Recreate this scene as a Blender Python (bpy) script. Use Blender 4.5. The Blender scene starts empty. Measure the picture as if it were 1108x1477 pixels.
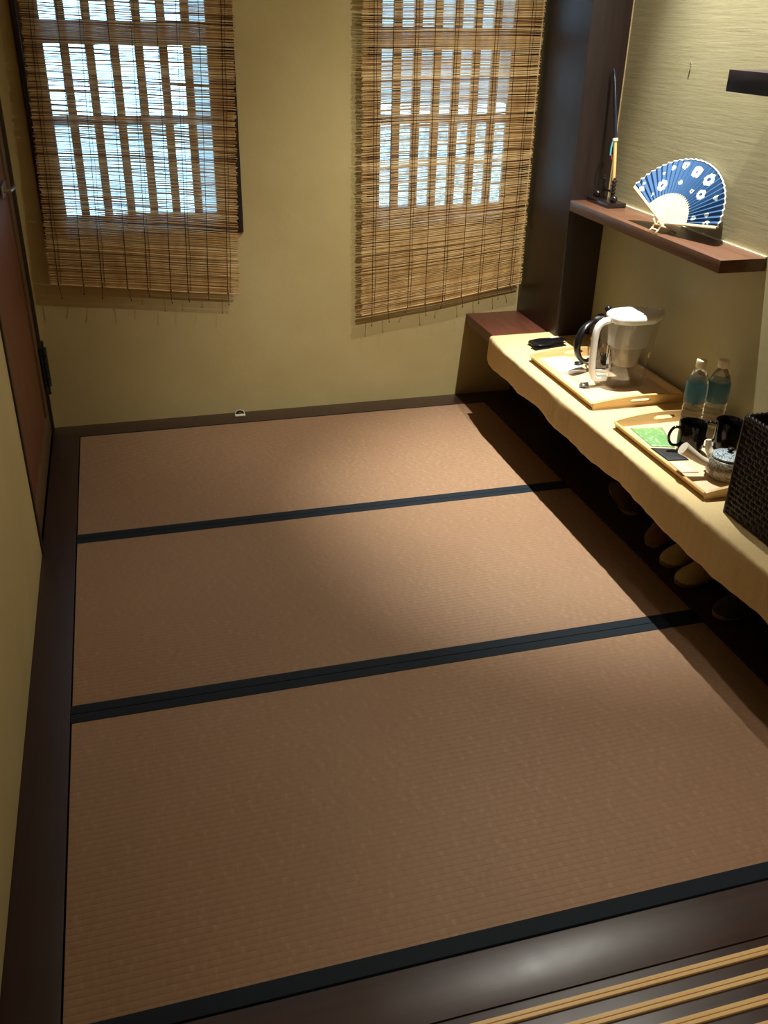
import bpy, bmesh, math, random
from mathutils import Vector, Matrix, noise
random.seed(7)
S = bpy.context.scene
COL = S.collection
PI = math.pi

# ------------------------------------------------------------------ materials
def lin(c):
    c = c / 255.0
    return c / 12.92 if c <= 0.04045 else ((c + 0.055) / 1.055) ** 2.4
def rgb(r, g, b): return (lin(r), lin(g), lin(b), 1.0)

def new_mat(name):
    m = bpy.data.materials.new(name); m.use_nodes = True
    nt = m.node_tree; b = nt.nodes['Principled BSDF']
    return m, nt, b
def N(nt, t, **kw):
    n = nt.nodes.new(t)
    for k, v in kw.items(): setattr(n, k, v)
    return n
def coords(nt, scale=(1, 1, 1), rot=(0, 0, 0)):
    tc = N(nt, 'ShaderNodeTexCoord'); mp = N(nt, 'ShaderNodeMapping')
    mp.inputs['Scale'].default_value = scale; mp.inputs['Rotation'].default_value = rot
    nt.links.new(tc.outputs['Object'], mp.inputs['Vector'])
    return mp.outputs['Vector']
def ramp(nt, fac, stops):
    r = N(nt, 'ShaderNodeValToRGB')
    e = r.color_ramp.elements
    e[0].position, e[0].color = stops[0]; e[1].position, e[1].color = stops[-1]
    for p, c in stops[1:-1]:
        x = e.new(p); x.color = c
    nt.links.new(fac, r.inputs['Fac'])
    return r.outputs['Color']
def noise_tex(nt, vec, scale, detail=4, rough=.55):
    n = N(nt, 'ShaderNodeTexNoise'); n.inputs['Scale'].default_value = scale
    n.inputs['Detail'].default_value = detail; n.inputs['Roughness'].default_value = rough
    nt.links.new(vec, n.inputs['Vector'])
    return n.outputs['Fac']
def bump(nt, b, h, strength=.3, dist=.002, prev=None):
    n = N(nt, 'ShaderNodeBump'); n.inputs['Strength'].default_value = strength; n.inputs['Distance'].default_value = dist
    nt.links.new(h, n.inputs['Height'])
    if prev: nt.links.new(prev, n.inputs['Normal'])
    nt.links.new(n.outputs['Normal'], b.inputs['Normal'])
    return n.outputs['Normal']

def mat_noise(name, c1, c2, scale=20, stretch=(1, 1, 1), rough=.6, bs=.15, bd=.001, spec=.5, metal=0, coat=0, detail=4):
    m, nt, b = new_mat(name)
    v = coords(nt, stretch)
    f = noise_tex(nt, v, scale, detail)
    nt.links.new(ramp(nt, f, [(.3, c1), (.7, c2)]), b.inputs['Base Color'])
    b.inputs['Roughness'].default_value = rough; b.inputs['Specular IOR Level'].default_value = spec
    b.inputs['Metallic'].default_value = metal; b.inputs['Coat Weight'].default_value = coat
    if bs: bump(nt, b, f, bs, bd)
    return m

def mat_plaster(name, c1, c2, streak=False):
    m, nt, b = new_mat(name)
    v = coords(nt)
    f1 = noise_tex(nt, v, 2.2, 5, .6); f2 = noise_tex(nt, v, 55, 6, .65)
    nt.links.new(ramp(nt, f1, [(.3, c1), (.72, c2)]), b.inputs['Base Color'])
    b.inputs['Roughness'].default_value = .6 if streak else .8
    b.inputs['Specular IOR Level'].default_value = .35
    v2 = coords(nt, (2, 1.5, 26) if streak else (6, 6, 7))
    f3 = noise_tex(nt, v2, 3, 5, .6)
    n1 = bump(nt, b, f2, .18, .0015)
    bump(nt, b, f3, .16 if streak else .3, .004, n1)
    return m

def mat_wood(name, c1, c2, axis='y', rough=.35, coat=0., scale=1.0, spec=.5, bs=.08):
    st = {'x': (1.2, 22, 22), 'y': (22, 1.2, 22), 'z': (22, 22, 1.2)}[axis]
    m, nt, b = new_mat(name)
    v = coords(nt, tuple(s * scale for s in st))
    f = noise_tex(nt, v, 3, 6, .65)
    nt.links.new(ramp(nt, f, [(.28, c1), (.72, c2)]), b.inputs['Base Color'])
    v2 = coords(nt, (3, 3, 3)); g = noise_tex(nt, v2, 2, 4)
    rr = N(nt, 'ShaderNodeMapRange'); rr.inputs['To Min'].default_value = rough - .08; rr.inputs['To Max'].default_value = rough + .12
    nt.links.new(g, rr.inputs['Value']); nt.links.new(rr.outputs['Result'], b.inputs['Roughness'])
    b.inputs['Coat Weight'].default_value = coat; b.inputs['Specular IOR Level'].default_value = spec
    bump(nt, b, f, bs, .001)
    return m

def mat_tatami():
    m, nt, b = new_mat('tatami_weave')
    tc = N(nt, 'ShaderNodeTexCoord'); sep = N(nt, 'ShaderNodeSeparateXYZ')
    nt.links.new(tc.outputs['Object'], sep.inputs[0])
    def math_(op, a, bb=None):
        n = N(nt, 'ShaderNodeMath', operation=op)
        for i, x in enumerate((a, bb)):
            if x is None: continue
            if isinstance(x, (int, float)): n.inputs[i].default_value = x
            else: nt.links.new(x, n.inputs[i])
        return n.outputs[0]
    per = .0155
    ph = math_('MULTIPLY', sep.outputs['Y'], PI / per)
    rib = math_('ABSOLUTE', math_('SINE', ph))
    rib = math_('POWER', rib, .5)
    # rush stalks running across each rib, with gaps shifted from rib to rib
    row = math_('FLOOR', math_('DIVIDE', sep.outputs['Y'], per))
    off = math_('MULTIPLY', row, .37)
    xx = math_('ADD', math_('MULTIPLY', sep.outputs['X'], 60.0), off)
    comb = N(nt, 'ShaderNodeCombineXYZ'); nt.links.new(xx, comb.inputs[0]); nt.links.new(row, comb.inputs[1])
    fl = N(nt, 'ShaderNodeTexNoise'); fl.inputs['Scale'].default_value = 1.0; fl.inputs['Detail'].default_value = 2
    nt.links.new(comb.outputs[0], fl.inputs['Vector'])
    comb2 = N(nt, 'ShaderNodeCombineXYZ')
    nt.links.new(math_('MULTIPLY', sep.outputs['X'], 300.0), comb2.inputs[0]); nt.links.new(math_('MULTIPLY', row, 3.1), comb2.inputs[1])
    fi = N(nt, 'ShaderNodeTexNoise'); fi.inputs['Scale'].default_value = 1.0; fi.inputs['Detail'].default_value = 3
    nt.links.new(comb2.outputs[0], fi.inputs['Vector'])
    big = noise_tex(nt, coords(nt), 1.7, 3)
    base = ramp(nt, fl.outputs['Fac'], [(.25, rgb(154, 120, 92)), (.6, rgb(165, 131, 102)), (.85, rgb(190, 156, 126))])
    mx = N(nt, 'ShaderNodeMixRGB', blend_type='MULTIPLY'); mx.inputs[0].default_value = 1
    nt.links.new(base, mx.inputs[1]); nt.links.new(ramp(nt, big, [(.3, (.9, .88, .88, 1)), (.7, (1, 1, 1, 1))]), mx.inputs[2])
    nt.links.new(mx.outputs[0], b.inputs['Base Color'])
    h = math_('ADD', rib, math_('MULTIPLY', fi.outputs['Fac'], .35))
    h = math_('ADD', h, math_('MULTIPLY', fl.outputs['Fac'], .15))
    b.inputs['Roughness'].default_value = .55; b.inputs['Specular IOR Level'].default_value = .3
    bump(nt, b, h, .6, .0018)
    return m

def mat_reed():
    m, nt, b = new_mat('reed')
    g = N(nt, 'ShaderNodeNewGeometry')
    v = coords(nt, (2.5, 1, 1)); f = noise_tex(nt, v, 9, 3)
    c = ramp(nt, g.outputs['Random Per Island'], [(0, rgb(128, 88, 50)), (.12, rgb(168, 124, 74)), (.45, rgb(212, 172, 110)), (.85, rgb(230, 196, 136)), (1, rgb(242, 218, 168))])
    mx = N(nt, 'ShaderNodeMixRGB', blend_type='MULTIPLY'); mx.inputs[0].default_value = 1
    nt.links.new(c, mx.inputs[1]); nt.links.new(ramp(nt, f, [(.3, (.72, .62, .52, 1)), (.6, (1, 1, 1, 1))]), mx.inputs[2])
    nt.links.new(mx.outputs[0], b.inputs['Base Color'])
    b.inputs['Roughness'].default_value = .42
    return m

def mat_clear(name, tint=(1, 1, 1, 1), gloss=.12, rough=.03):
    m, nt, b = new_mat(name)
    out = nt.nodes['Material Output']
    t = N(nt, 'ShaderNodeBsdfTransparent'); t.inputs[0].default_value = tint
    gl = N(nt, 'ShaderNodeBsdfGlossy'); gl.inputs['Roughness'].default_value = rough
    lw = N(nt, 'ShaderNodeLayerWeight'); lw.inputs['Blend'].default_value = .35
    mr = N(nt, 'ShaderNodeMapRange'); mr.inputs['To Min'].default_value = gloss * .35; mr.inputs['To Max'].default_value = min(.9, gloss * 4)
    nt.links.new(lw.outputs['Facing'], mr.inputs['Value'])
    mx = N(nt, 'ShaderNodeMixShader'); nt.links.new(mr.outputs[0], mx.inputs[0])
    nt.links.new(t.outputs[0], mx.inputs[1]); nt.links.new(gl.outputs[0], mx.inputs[2])
    nt.links.new(mx.outputs[0], out.inputs['Surface'])
    return m
def mat_translucent(name, col, trans=.5, alpha=.75):
    m, nt, b = new_mat(name)
    out = nt.nodes['Material Output']
    b.inputs['Base Color'].default_value = col; b.inputs['Roughness'].default_value = .25
    t = N(nt, 'ShaderNodeBsdfTransparent')
    tl = N(nt, 'ShaderNodeBsdfTranslucent'); tl.inputs[0].default_value = col
    m1 = N(nt, 'ShaderNodeMixShader'); m1.inputs[0].default_value = trans
    nt.links.new(b.outputs[0], m1.inputs[1]); nt.links.new(tl.outputs[0], m1.inputs[2])
    m2 = N(nt, 'ShaderNodeMixShader'); m2.inputs[0].default_value = alpha
    nt.links.new(t.outputs[0], m2.inputs[1]); nt.links.new(m1.outputs[0], m2.inputs[2])
    nt.links.new(m2.outputs[0], out.inputs['Surface'])
    return m
def mat_speckle(name, base, spot, scale=400, lo=.35, hi=.5, rough=.2):
    m, nt, b = new_mat(name)
    f = noise_tex(nt, coords(nt), scale, 3, .6)
    nt.links.new(ramp(nt, f, [(lo, spot), (hi, base)]), b.inputs['Base Color'])
    b.inputs['Roughness'].default_value = rough; b.inputs['Coat Weight'].default_value = .5; b.inputs['Coat Roughness'].default_value = .08
    bump(nt, b, f, .05, .0005)
    return m

M = {}
M['wall'] = mat_plaster('mustard_plaster', rgb(186, 166, 112), rgb(199, 180, 128))
M['wall_r'] = mat_plaster('brushed_mustard_plaster', rgb(168, 158, 120), rgb(182, 172, 134), True)
M['ceiling'] = mat_plaster('ceiling_plaster', rgb(200, 190, 160), rgb(210, 200, 170))
M['tatami'] = mat_tatami()
M['border'] = mat_noise('tatami_border_cloth', rgb(22, 30, 38), rgb(28, 38, 48), 500, rough=.75, bs=.3, spec=.25)
M['floorwood'] = mat_wood('dark_floor_wood_y', rgb(44, 28, 24), rgb(60, 40, 34), 'y', .42, .0)
M['floorwoodx'] = mat_wood('dark_floor_wood_x', rgb(44, 27, 22), rgb(66, 42, 34), 'x', .33, .0, spec=.9)
M['gap'] = mat_noise('gap_shadow_wood', rgb(18, 14, 12), rgb(24, 18, 16), 30, rough=.8)
M['rail'] = mat_wood('pale_rail_wood', rgb(232, 188, 118), rgb(244, 208, 144), 'x', .4)
M['benchwood'] = mat_wood('bench_wood', rgb(84, 44, 32), rgb(116, 66, 48), 'y', .45)
M['pillarwood'] = mat_wood('pillar_wood', rgb(34, 24, 22), rgb(48, 34, 29), 'z', .42, .0)
M['shelfwood'] = mat_wood('shelf_wood', rgb(84, 54, 38), rgb(114, 76, 54), 'y', .38, .15)
M['doorframe'] = mat_wood('door_frame_wood', rgb(86, 62, 36), rgb(112, 84, 52), 'z', .5)
M['doorpanel'] = mat_wood('door_panel_wood', rgb(92, 50, 28), rgb(120, 70, 42), 'z', .5)
M['ledge'] = mat_wood('dark_ledge_wood', rgb(34, 20, 18), rgb(46, 28, 24), 'y', .6, spec=.3)
M['jamb'] = mat_wood('jamb_wood', rgb(44, 34, 20), rgb(60, 48, 30), 'z', .55)
M['reed'] = mat_reed()
M['cord'] = mat_noise('blind_cord', rgb(40, 28, 20), rgb(60, 42, 28), 200, rough=.9)
M['sash'] = mat_wood('sash_wood', rgb(92, 62, 42), rgb(124, 88, 60), 'z', .5)
M['recess'] = mat_wood('recess_wood', rgb(30, 24, 20), rgb(44, 34, 28), 'z', .5)
M['glass'] = mat_clear('window_glass', (.95, .98, 1, 1), .06)
M['cloth'] = mat_noise('table_linen', rgb(210, 184, 132), rgb(222, 198, 150), 260, (1, 1, 1), .9, .35, .0012, .15)
M['trayrim'] = mat_wood('tray_wood', rgb(206, 166, 104), rgb(228, 192, 134), 'y', .4, .1)
M['trayx'] = mat_wood('tray_end_wood', rgb(206, 166, 104), rgb(228, 192, 134), 'x', .4, .1)
M['traybase'] = mat_wood('tray_base_wood', rgb(222, 190, 150), rgb(236, 208, 172), 'y', .35, .1)
M['blackplastic'] = mat_noise('black_plastic', rgb(14, 14, 16), rgb(20, 20, 22), 60, rough=.28, bs=.02)
M['blackmatte'] = mat_noise('black_matte', rgb(18, 18, 20), rgb(28, 28, 30), 90, rough=.6, bs=.1)
M['blackglaze'] = mat_noise('black_glaze', rgb(8, 8, 9), rgb(12, 12, 13), 30, rough=.12, bs=0, spec=.35)
M['chrome'] = mat_noise('polished_steel', rgb(190, 196, 204), rgb(210, 214, 220), 40, rough=.16, bs=0, metal=1)
M['whiteplastic'] = mat_noise('white_plastic', rgb(232, 232, 228), rgb(240, 240, 236), 20, rough=.3, bs=0)
M['greyplastic'] = mat_translucent('pale_grey_plastic', rgb(206, 206, 202), .45, .9)
M['filter'] = mat_translucent('frosted_plastic', rgb(214, 206, 190), .5, .7)
M['clear'] = mat_clear('clear_plastic', (.95, .94, .92, 1), .13)
M['glassware'] = mat_clear('glassware', (.93, .93, .92, 1), .16)
M['tea'] = mat_noise('dark_tea', rgb(20, 12, 8), rgb(30, 18, 12), 20, rough=.1, bs=0)
M['paper'] = mat_noise('white_paper', rgb(238, 236, 230), rgb(246, 244, 240), 60, rough=.8, bs=.05)
M['green'] = mat_speckle('green_packet', rgb(120, 168, 104), rgb(166, 198, 146), 60, .38, .46, .35)
M['pink'] = mat_noise('pink_packet', rgb(222, 180, 164), rgb(238, 206, 190), 40, rough=.5)
M['kyusu'] = mat_speckle('speckled_stoneware', rgb(136, 126, 102), rgb(70, 66, 58), 260, .42, .54, .3)
M['kyusulid'] = mat_speckle('speckled_lid', rgb(178, 190, 194), rgb(66, 80, 96), 300, .42, .52, .2)
M['kyusuhandle'] = mat_noise('cream_stoneware', rgb(206, 194, 168), rgb(222, 212, 190), 30, rough=.3, bs=.03)
M['bluelabel'] = mat_translucent('blue_bottle_label', rgb(70, 128, 150), .5, .72)
M['cap'] = mat_noise('cream_cap', rgb(226, 206, 170), rgb(236, 218, 186), 40, rough=.4, bs=.02)
M['wicker'] = mat_noise('dark_wicker', rgb(22, 12, 10), rgb(36, 21, 18), 80, rough=.42, bs=.2)
M['fan_rib'] = mat_wood('fan_bamboo', rgb(222, 188, 140), rgb(240, 212, 170), 'y', .45)
M['stand'] = mat_noise('black_lacquer', rgb(24, 18, 18), rgb(36, 28, 26), 40, rough=.25, bs=.03, coat=.3)
M['scabbard'] = mat_noise('navy_lacquer', rgb(26, 36, 48), rgb(36, 48, 62), 30, rough=.22, bs=0, coat=.4)
M['bamboo'] = mat_wood('bamboo_handle', rgb(206, 166, 94), rgb(226, 190, 120), 'z', .4)
M['teal'] = mat_noise('teal_cord', rgb(50, 150, 170), rgb(80, 180, 196), 100, rough=.7)
M['redcord'] = mat_noise('red_cord', rgb(130, 30, 24), rgb(150, 40, 30), 100, rough=.7)
M['cream'] = mat_noise('cream_filler', rgb(226, 212, 176), rgb(238, 226, 194), 120, rough=.6)
M['tanfill'] = mat_noise('tan_filler', rgb(168, 146, 104), rgb(188, 166, 120), 120, rough=.6)
M['brass'] = mat_noise('worn_brass', rgb(176, 166, 140), rgb(200, 190, 160), 50, rough=.3, bs=.05, metal=1)
M['slip_dark'] = mat_noise('dark_brown_fabric', rgb(62, 36, 30), rgb(82, 50, 42), 200, rough=.9)
M['slip_brown'] = mat_noise('brown_fabric', rgb(112, 78, 54), rgb(132, 96, 68), 200, rough=.9)
M['slip_olive'] = mat_noise('straw_fabric', rgb(176, 150, 92), rgb(196, 170, 110), 200, rough=.9)
M['slip_black'] = mat_noise('black_fabric', rgb(36, 32, 30), rgb(50, 44, 40), 200, rough=.9)
M['sole'] = mat_noise('sole_edge', rgb(120, 96, 70), rgb(140, 114, 84), 100, rough=.8)
M['gravel'] = mat_noise('pale_gravel', rgb(120, 118, 112), rgb(226, 222, 214), 22, rough=.9, bs=.5, bd=.02, detail=6)
M['houseout'] = mat_noise('grey_render', rgb(128, 122, 120), rgb(150, 144, 140), 3, rough=.9)
M['houseband'] = mat_noise('white_band', rgb(226, 226, 226), rgb(240, 240, 240), 3, rough=.9)
M['lampbody'] = mat_noise('lamp_white', rgb(220, 220, 216), rgb(230, 230, 226), 20, rough=.4)

def mat_fanleaf():
    """indigo cloth with white tie-dyed rings, laid out in the leaf's own flat coordinates (metres from the pivot)"""
    m, nt, b = new_mat('indigo_fan_cloth')
    tc = N(nt, 'ShaderNodeTexCoord')
    flat = N(nt, 'ShaderNodeVectorMath', operation='MULTIPLY'); flat.inputs[1].default_value = (1, 1, 0)
    nt.links.new(tc.outputs['Object'], flat.inputs[0])
    nz = N(nt, 'ShaderNodeTexNoise'); nz.inputs['Scale'].default_value = 120; nz.inputs['Detail'].default_value = 2
    nt.links.new(flat.outputs[0], nz.inputs['Vector'])
    spots = FAN_SPOTS
    acc = None
    for (x, y, r, ring) in spots:
        d = N(nt, 'ShaderNodeVectorMath', operation='DISTANCE'); d.inputs[1].default_value = (x, y, 0)
        nt.links.new(flat.outputs[0], d.inputs[0])
        a = N(nt, 'ShaderNodeMath', operation='MULTIPLY_ADD'); a.inputs[1].default_value = .010; nt.links.new(nz.outputs['Fac'], a.inputs[0])
        nt.links.new(d.outputs['Value'], a.inputs[2])
        lt = N(nt, 'ShaderNodeMath', operation='LESS_THAN'); lt.inputs[1].default_value = r + .005
        nt.links.new(a.outputs[0], lt.inputs[0]); v = lt.outputs[0]
        if ring:
            gt = N(nt, 'ShaderNodeMath', operation='GREATER_THAN'); gt.inputs[1].default_value = r * .32 + .005
            nt.links.new(a.outputs[0], gt.inputs[0])
            mu = N(nt, 'ShaderNodeMath', operation='MULTIPLY'); nt.links.new(v, mu.inputs[0]); nt.links.new(gt.outputs[0], mu.inputs[1]); v = mu.outputs[0]
        if acc is None: acc = v
        else:
            mx = N(nt, 'ShaderNodeMath', operation='MAXIMUM'); nt.links.new(acc, mx.inputs[0]); nt.links.new(v, mx.inputs[1]); acc = mx.outputs[0]
    mix = N(nt, 'ShaderNodeMixRGB'); nt.links.new(acc, mix.inputs[0])
    mix.inputs[1].default_value = rgb(26, 70, 114); mix.inputs[2].default_value = rgb(226, 236, 232)
    nt.links.new(mix.outputs[0], b.inputs['Base Color']); b.inputs['Roughness'].default_value = .8
    return m

# ------------------------------------------------------------------ mesh helpers
def link(name, me, mat, parent=None, smooth=False):
    o = bpy.data.objects.new(name, me); COL.objects.link(o)
    if mat is not None:
        for mm in (mat if isinstance(mat, (list, tuple)) else [mat]): me.materials.append(mm)
    if parent is not None: o.parent = parent
    if smooth:
        for p in me.polygons: p.use_smooth = True
    return o
def from_bm(name, bm, mat, parent=None, smooth=False, angle=None):
    bmesh.ops.recalc_face_normals(bm, faces=bm.faces)
    me = bpy.data.meshes.new(name); bm.to_mesh(me); bm.free()
    o = link(name, me, mat, parent, smooth)
    if angle: me.set_sharp_from_angle(angle=math.radians(angle))
    return o
def pydata(name, v, f, mat, parent=None, smooth=False, angle=None):
    me = bpy.data.meshes.new(name); me.from_pydata([tuple(p) for p in v], [], f); me.update()
    o = link(name, me, mat, parent, smooth)
    if angle: me.set_sharp_from_angle(angle=math.radians(angle))
    return o
def add_box(bm, x0, x1, y0, y1, z0, z1, bev=0, mat_index=0):
    vs = [bm.verts.new((x, y, z)) for x in (x0, x1) for y in (y0, y1) for z in (z0, z1)]
    fs = [(0, 1, 3, 2), (4, 6, 7, 5), (0, 4, 5, 1), (2, 3, 7, 6), (0, 2, 6, 4), (1, 5, 7, 3)]
    faces = [bm.faces.new([vs[i] for i in f]) for f in fs]
    for f in faces: f.material_index = mat_index
    if bev:
        es = list({e for f in faces for e in f.edges})
        bmesh.ops.bevel(bm, geom=es, offset=bev, segments=2, affect='EDGES', profile=.6)
def box(name, x0, x1, y0, y1, z0, z1, mat, parent=None, bev=0):
    bm = bmesh.new(); add_box(bm, x0, x1, y0, y1, z0, z1, bev)
    return from_bm(name, bm, mat, parent, smooth=bool(bev), angle=40 if bev else None)
def add_lathe(bm, prof, seg=48, cx=0, cy=0, sx=1, sy=1, cap=True):
    rings = []
    for r, z in prof:
        rings.append([bm.verts.new((cx + sx * r * math.cos(2 * PI * i / seg), cy + sy * r * math.sin(2 * PI * i / seg), z)) for i in range(seg)])
    for a, b in zip(rings, rings[1:]):
        for i in range(seg):
            j = (i + 1) % seg
            bm.faces.new((a[i], a[j], b[j], b[i]))
    if cap:
        bm.faces.new(rings[0][::-1]); bm.faces.new(rings[-1])
def lathe(name, prof, mat, parent=None, seg=48, cx=0, cy=0, sx=1, sy=1, cap=True):
    bm = bmesh.new(); add_lathe(bm, prof, seg, cx, cy, sx, sy, cap)
    return from_bm(name, bm, mat, parent, True, 50)
def spline(pts, n):
    P = [Vector(p) for p in pts]; out = []
    P2 = [P[0] * 2 - P[1]] + P + [P[-1] * 2 - P[-2]]
    for i in range(1, len(P2) - 2):
        for k in range(n):
            t = k / n
            a, b, c, d = P2[i - 1], P2[i], P2[i + 1], P2[i + 2]
            out.append(.5 * ((2 * b) + (c - a) * t + (2 * a - 5 * b + 4 * c - d) * t * t + (3 * b - a - 3 * c + d) * t ** 3))
    out.append(P[-1]); return out
def add_tube(bm, path, rad, seg=10, cap=True, flat=1.0, up=None):
    """rad number or function(t); flat squeezes the section along its second axis"""
    n = len(path); rings = []; prev = None
    for i, p in enumerate(path):
        p = Vector(p)
        d = (Vector(path[min(i + 1, n - 1)]) - Vector(path[max(i - 1, 0)])).normalized()
        if prev is None:
            u = up or Vector((0, 0, 1))
            if abs(d.dot(u)) > .95: u = Vector((1, 0, 0))
            a = d.cross(u).normalized()
        else:
            a = (prev - d * prev.dot(d)).normalized()
        prev = a; b = d.cross(a)
        r = rad(i / (n - 1)) if callable(rad) else rad
        rings.append([bm.verts.new(p + a * (r * math.cos(2 * PI * k / seg)) + b * (r * flat * math.sin(2 * PI * k / seg))) for k in range(seg)])
    for q, w in zip(rings, rings[1:]):
        for i in range(seg):
            j = (i + 1) % seg; bm.faces.new((q[i], q[j], w[j], w[i]))
    if cap: bm.faces.new(rings[0][::-1]); bm.faces.new(rings[-1])
def tube(name, path, rad, mat, parent=None, seg=10, flat=1.0, up=None):
    bm = bmesh.new(); add_tube(bm, path, rad, seg, True, flat, up)
    return from_bm(name, bm, mat, parent, True, 60)
def add_blob(bm, c, rx, ry, rz, seg=20, rings=12):
    prof = [(math.sin(PI * i / rings), -math.cos(PI * i / rings)) for i in range(1, rings)]
    rr = []
    for r, z in prof:
        rr.append([bm.verts.new((c[0] + rx * r * math.cos(2 * PI * k / seg), c[1] + ry * r * math.sin(2 * PI * k / seg), c[2] + rz * z)) for k in range(seg)])
    for a, b in zip(rr, rr[1:]):
        for i in range(seg):
            j = (i + 1) % seg; bm.faces.new((a[i], a[j], b[j], b[i]))
    bm.faces.new(rr[0][::-1]); bm.faces.new(rr[-1])
def solidify(o, t, offset=0):
    m = o.modifiers.new('thickness', 'SOLIDIFY'); m.thickness = t; m.offset = offset; return o
def tag(o, label, cat, group=None):
    o['label'] = label; o['category'] = cat
    if group: o['group'] = group
    return o
def thing(name, loc, label, cat, rz=0, group=None):
    o = bpy.data.objects.new(name, None); COL.objects.link(o)
    o.location = loc; o.rotation_euler = (0, 0, rz); o.empty_display_size = .05
    return tag(o, label, cat, group)
def struct(o): o['kind'] = 'structure'; return o
def copy_tree(o, parent=None):
    c = o.copy(); COL.objects.link(c)
    if parent is not None: c.parent = parent
    for ch in list(o.children): copy_tree(ch, c)
    return c

# ------------------------------------------------------------------ room constants (metres)
XL, XR, YB = -.368, 1.932, 3.895
YF = -1.3
ZC = 3.0
TX0, TX1 = -.256, 1.584

# ---- floor, borders
struct(box('floor', XL - .1, XR + .1, YF, YB + .1, -.12, -.030, M['gap']))
struct(box('trim_1', XL, TX0 - .004, .965, 3.775, -.03, -.001, M['floorwood'], bev=.0015))         # left border
struct(box('trim_2', XL, XR, 3.776, YB, -.03, -.001, M['floorwoodx'], bev=.0015))                    # back border
struct(box('trim_3', TX1 + .004, XR, .965, 3.775, -.03, -.001, M['floorwood'], bev=.0015))          # right border under the bench
struct(box('trim_4', XL, XR, .858+.078, 1.051, -.03, -.0005, M['floorwoodx'], bev=.002))              # front threshold board
struct(box('trim_5', XL, XR, .20, .934, -.03, -.002, M['floorwoodx'], bev=.002))                     # grooved track board
for i, (a, b_) in enumerate([(.915, .8985), (.8715, .8545), (.8265, .8095), (.7815, .7645)]):
    bm = bmesh.new()
    w = (a - b_)
    add_box(bm, XL, XR, b_, b_ + w * .42, -.006, .0035, .001)
    add_box(bm, XL, XR, b_ + w * .42, b_ + w * .52, -.006, -.0005)
    add_box(bm, XL, XR, b_ + w * .52, a, -.006, .0035, .001)
    o = from_bm('trim_%d' % (6 + i), bm, M['rail'], None, True, 40); struct(o)
# boards in front of the threshold, towards the photographer
struct(box('trim_10', XL, XR, YF, .198, -.03, -.004, M['floorwoodx'], bev=.002))

# ---- tatami mats
def tatami(y0, y1, label, border0=.031, border1=.031, rag=0):
    t = thing('tatami_mat', ((TX0 + TX1) / 2, (y0 + y1) / 2, 0), label, 'tatami mat', group=None)
    hx = (TX1 - TX0) / 2; hy = (y1 - y0) / 2
    def slab(name, a, b, z0, z1, mat, ex=0, bev=.003):
        return box(name, -hx - ex, hx + ex, a, b, z0, z1, mat, t, bev)
    slab('woven_mat', -hy + .0015, hy - .0015, -.03, 0, M['tatami'])
    if border0:  slab('border', -hy + .0005, -hy + border0, -.028, .0018, M['border'], .0025, .0012)
    if border1:  slab('border', hy - border1, hy - .0005, -.028, .0018, M['border'], .0025, .0012)
    return t
tatami(1.054, 1.952, 'brown woven tatami mat nearest the wooden threshold', .038, .034)
tatami(1.953, 2.874, 'brown woven tatami mat in the middle of the three', .034, .030)
tatami(2.875, 3.768, 'brown woven tatami mat farthest back, below the two windows', .030, .004)

# ---- walls
zt = ZC
win = {1: dict(x0=-.285, x1=.498, z0=.80), 2: dict(x0=1.03, x1=1.755, z0=.80)}
WD = .16                                   # back wall thickness
bm = bmesh.new()
def seg(x0, x1, z0, z1): add_box(bm, x0, x1, YB, YB + WD, z0, z1)
WT = 2.02
seg(XL - .1, win[1]['x0'], -.1, zt); seg(win[1]['x1'], win[2]['x0'], -.1, zt); seg(win[2]['x1'], XR + .1, -.1, zt)
for k in (1, 2):
    seg(win[k]['x0'], win[k]['x1'], -.1, win[k]['z0']); seg(win[k]['x0'], win[k]['x1'], WT, zt)
struct(from_bm('wall_back', bm, M['wall']))
struct(box('wall_right', XR, XR + .12, YF, YB, -.1, zt, M['wall_r']))
DY0, DY1, DZ = 2.80, 3.872, 1.95
bm = bmesh.new()
add_box(bm, XL - .12, XL, YF, DY0, -.1, zt); add_box(bm, XL - .12, XL, DY1, YB, -.1, zt); add_box(bm, XL - .12, XL, DY0, DY1, DZ, zt)
add_box(bm, XL - .16, XL - .12, DY0 - .1, YB + WD, -.12, zt)  # unseen backing added behind the door to stop sky light leaking in
struct(from_bm('wall_left', bm, M['wall']))
struct(box('wall_front', XL - .12, XR + .12, YF - .12, YF, -.1, zt, M['wall']))
struct(box('ceiling', XL - .12, XR + .12, YF - .12, YB + WD, zt, zt + .08, M['ceiling']))

# ---- door on the left wall
d1 = bpy.data.objects.new('door_1', None); COL.objects.link(d1); struct(d1); d1.location = (XL, (DY0 + DY1) / 2, 0)
d1['label'] = 'wooden door with a red-brown panel at the back of the left wall'
def dbox(name, y0, y1, z0, z1, dx0, dx1, mat, bev=.002, par=None):
    yc = (DY0 + DY1) / 2
    return box(name, dx0, dx1, y0 - yc, y1 - yc, z0, z1, mat, par or d1, bev)
dbox('jamb', DY0, DY0 + .030, 0, DZ, -.10, .006, M['jamb'])
dbox('jamb', DY1 - .028, DY1, 0, DZ, -.10, .006, M['jamb'])
dbox('jamb', DY0 + .03, DY1 - .028, DZ - .03, DZ, -.10, .006, M['jamb'])
dbox('stile', DY0 + .032, DY0 + .125, .002, DZ - .032, -.05, -.006, M['doorframe'])
dbox('stile', DY1 - .130, DY1 - .030, .002, DZ - .032, -.05, -.006, M['doorframe'])
dbox('rail', DY0 + .125, DY1 - .130, .002, .11, -.05, -.006, M['doorframe'])
dbox('rail', DY0 + .125, DY1 - .130, DZ - .14, DZ - .032, -.05, -.006, M['doorframe'])
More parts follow.
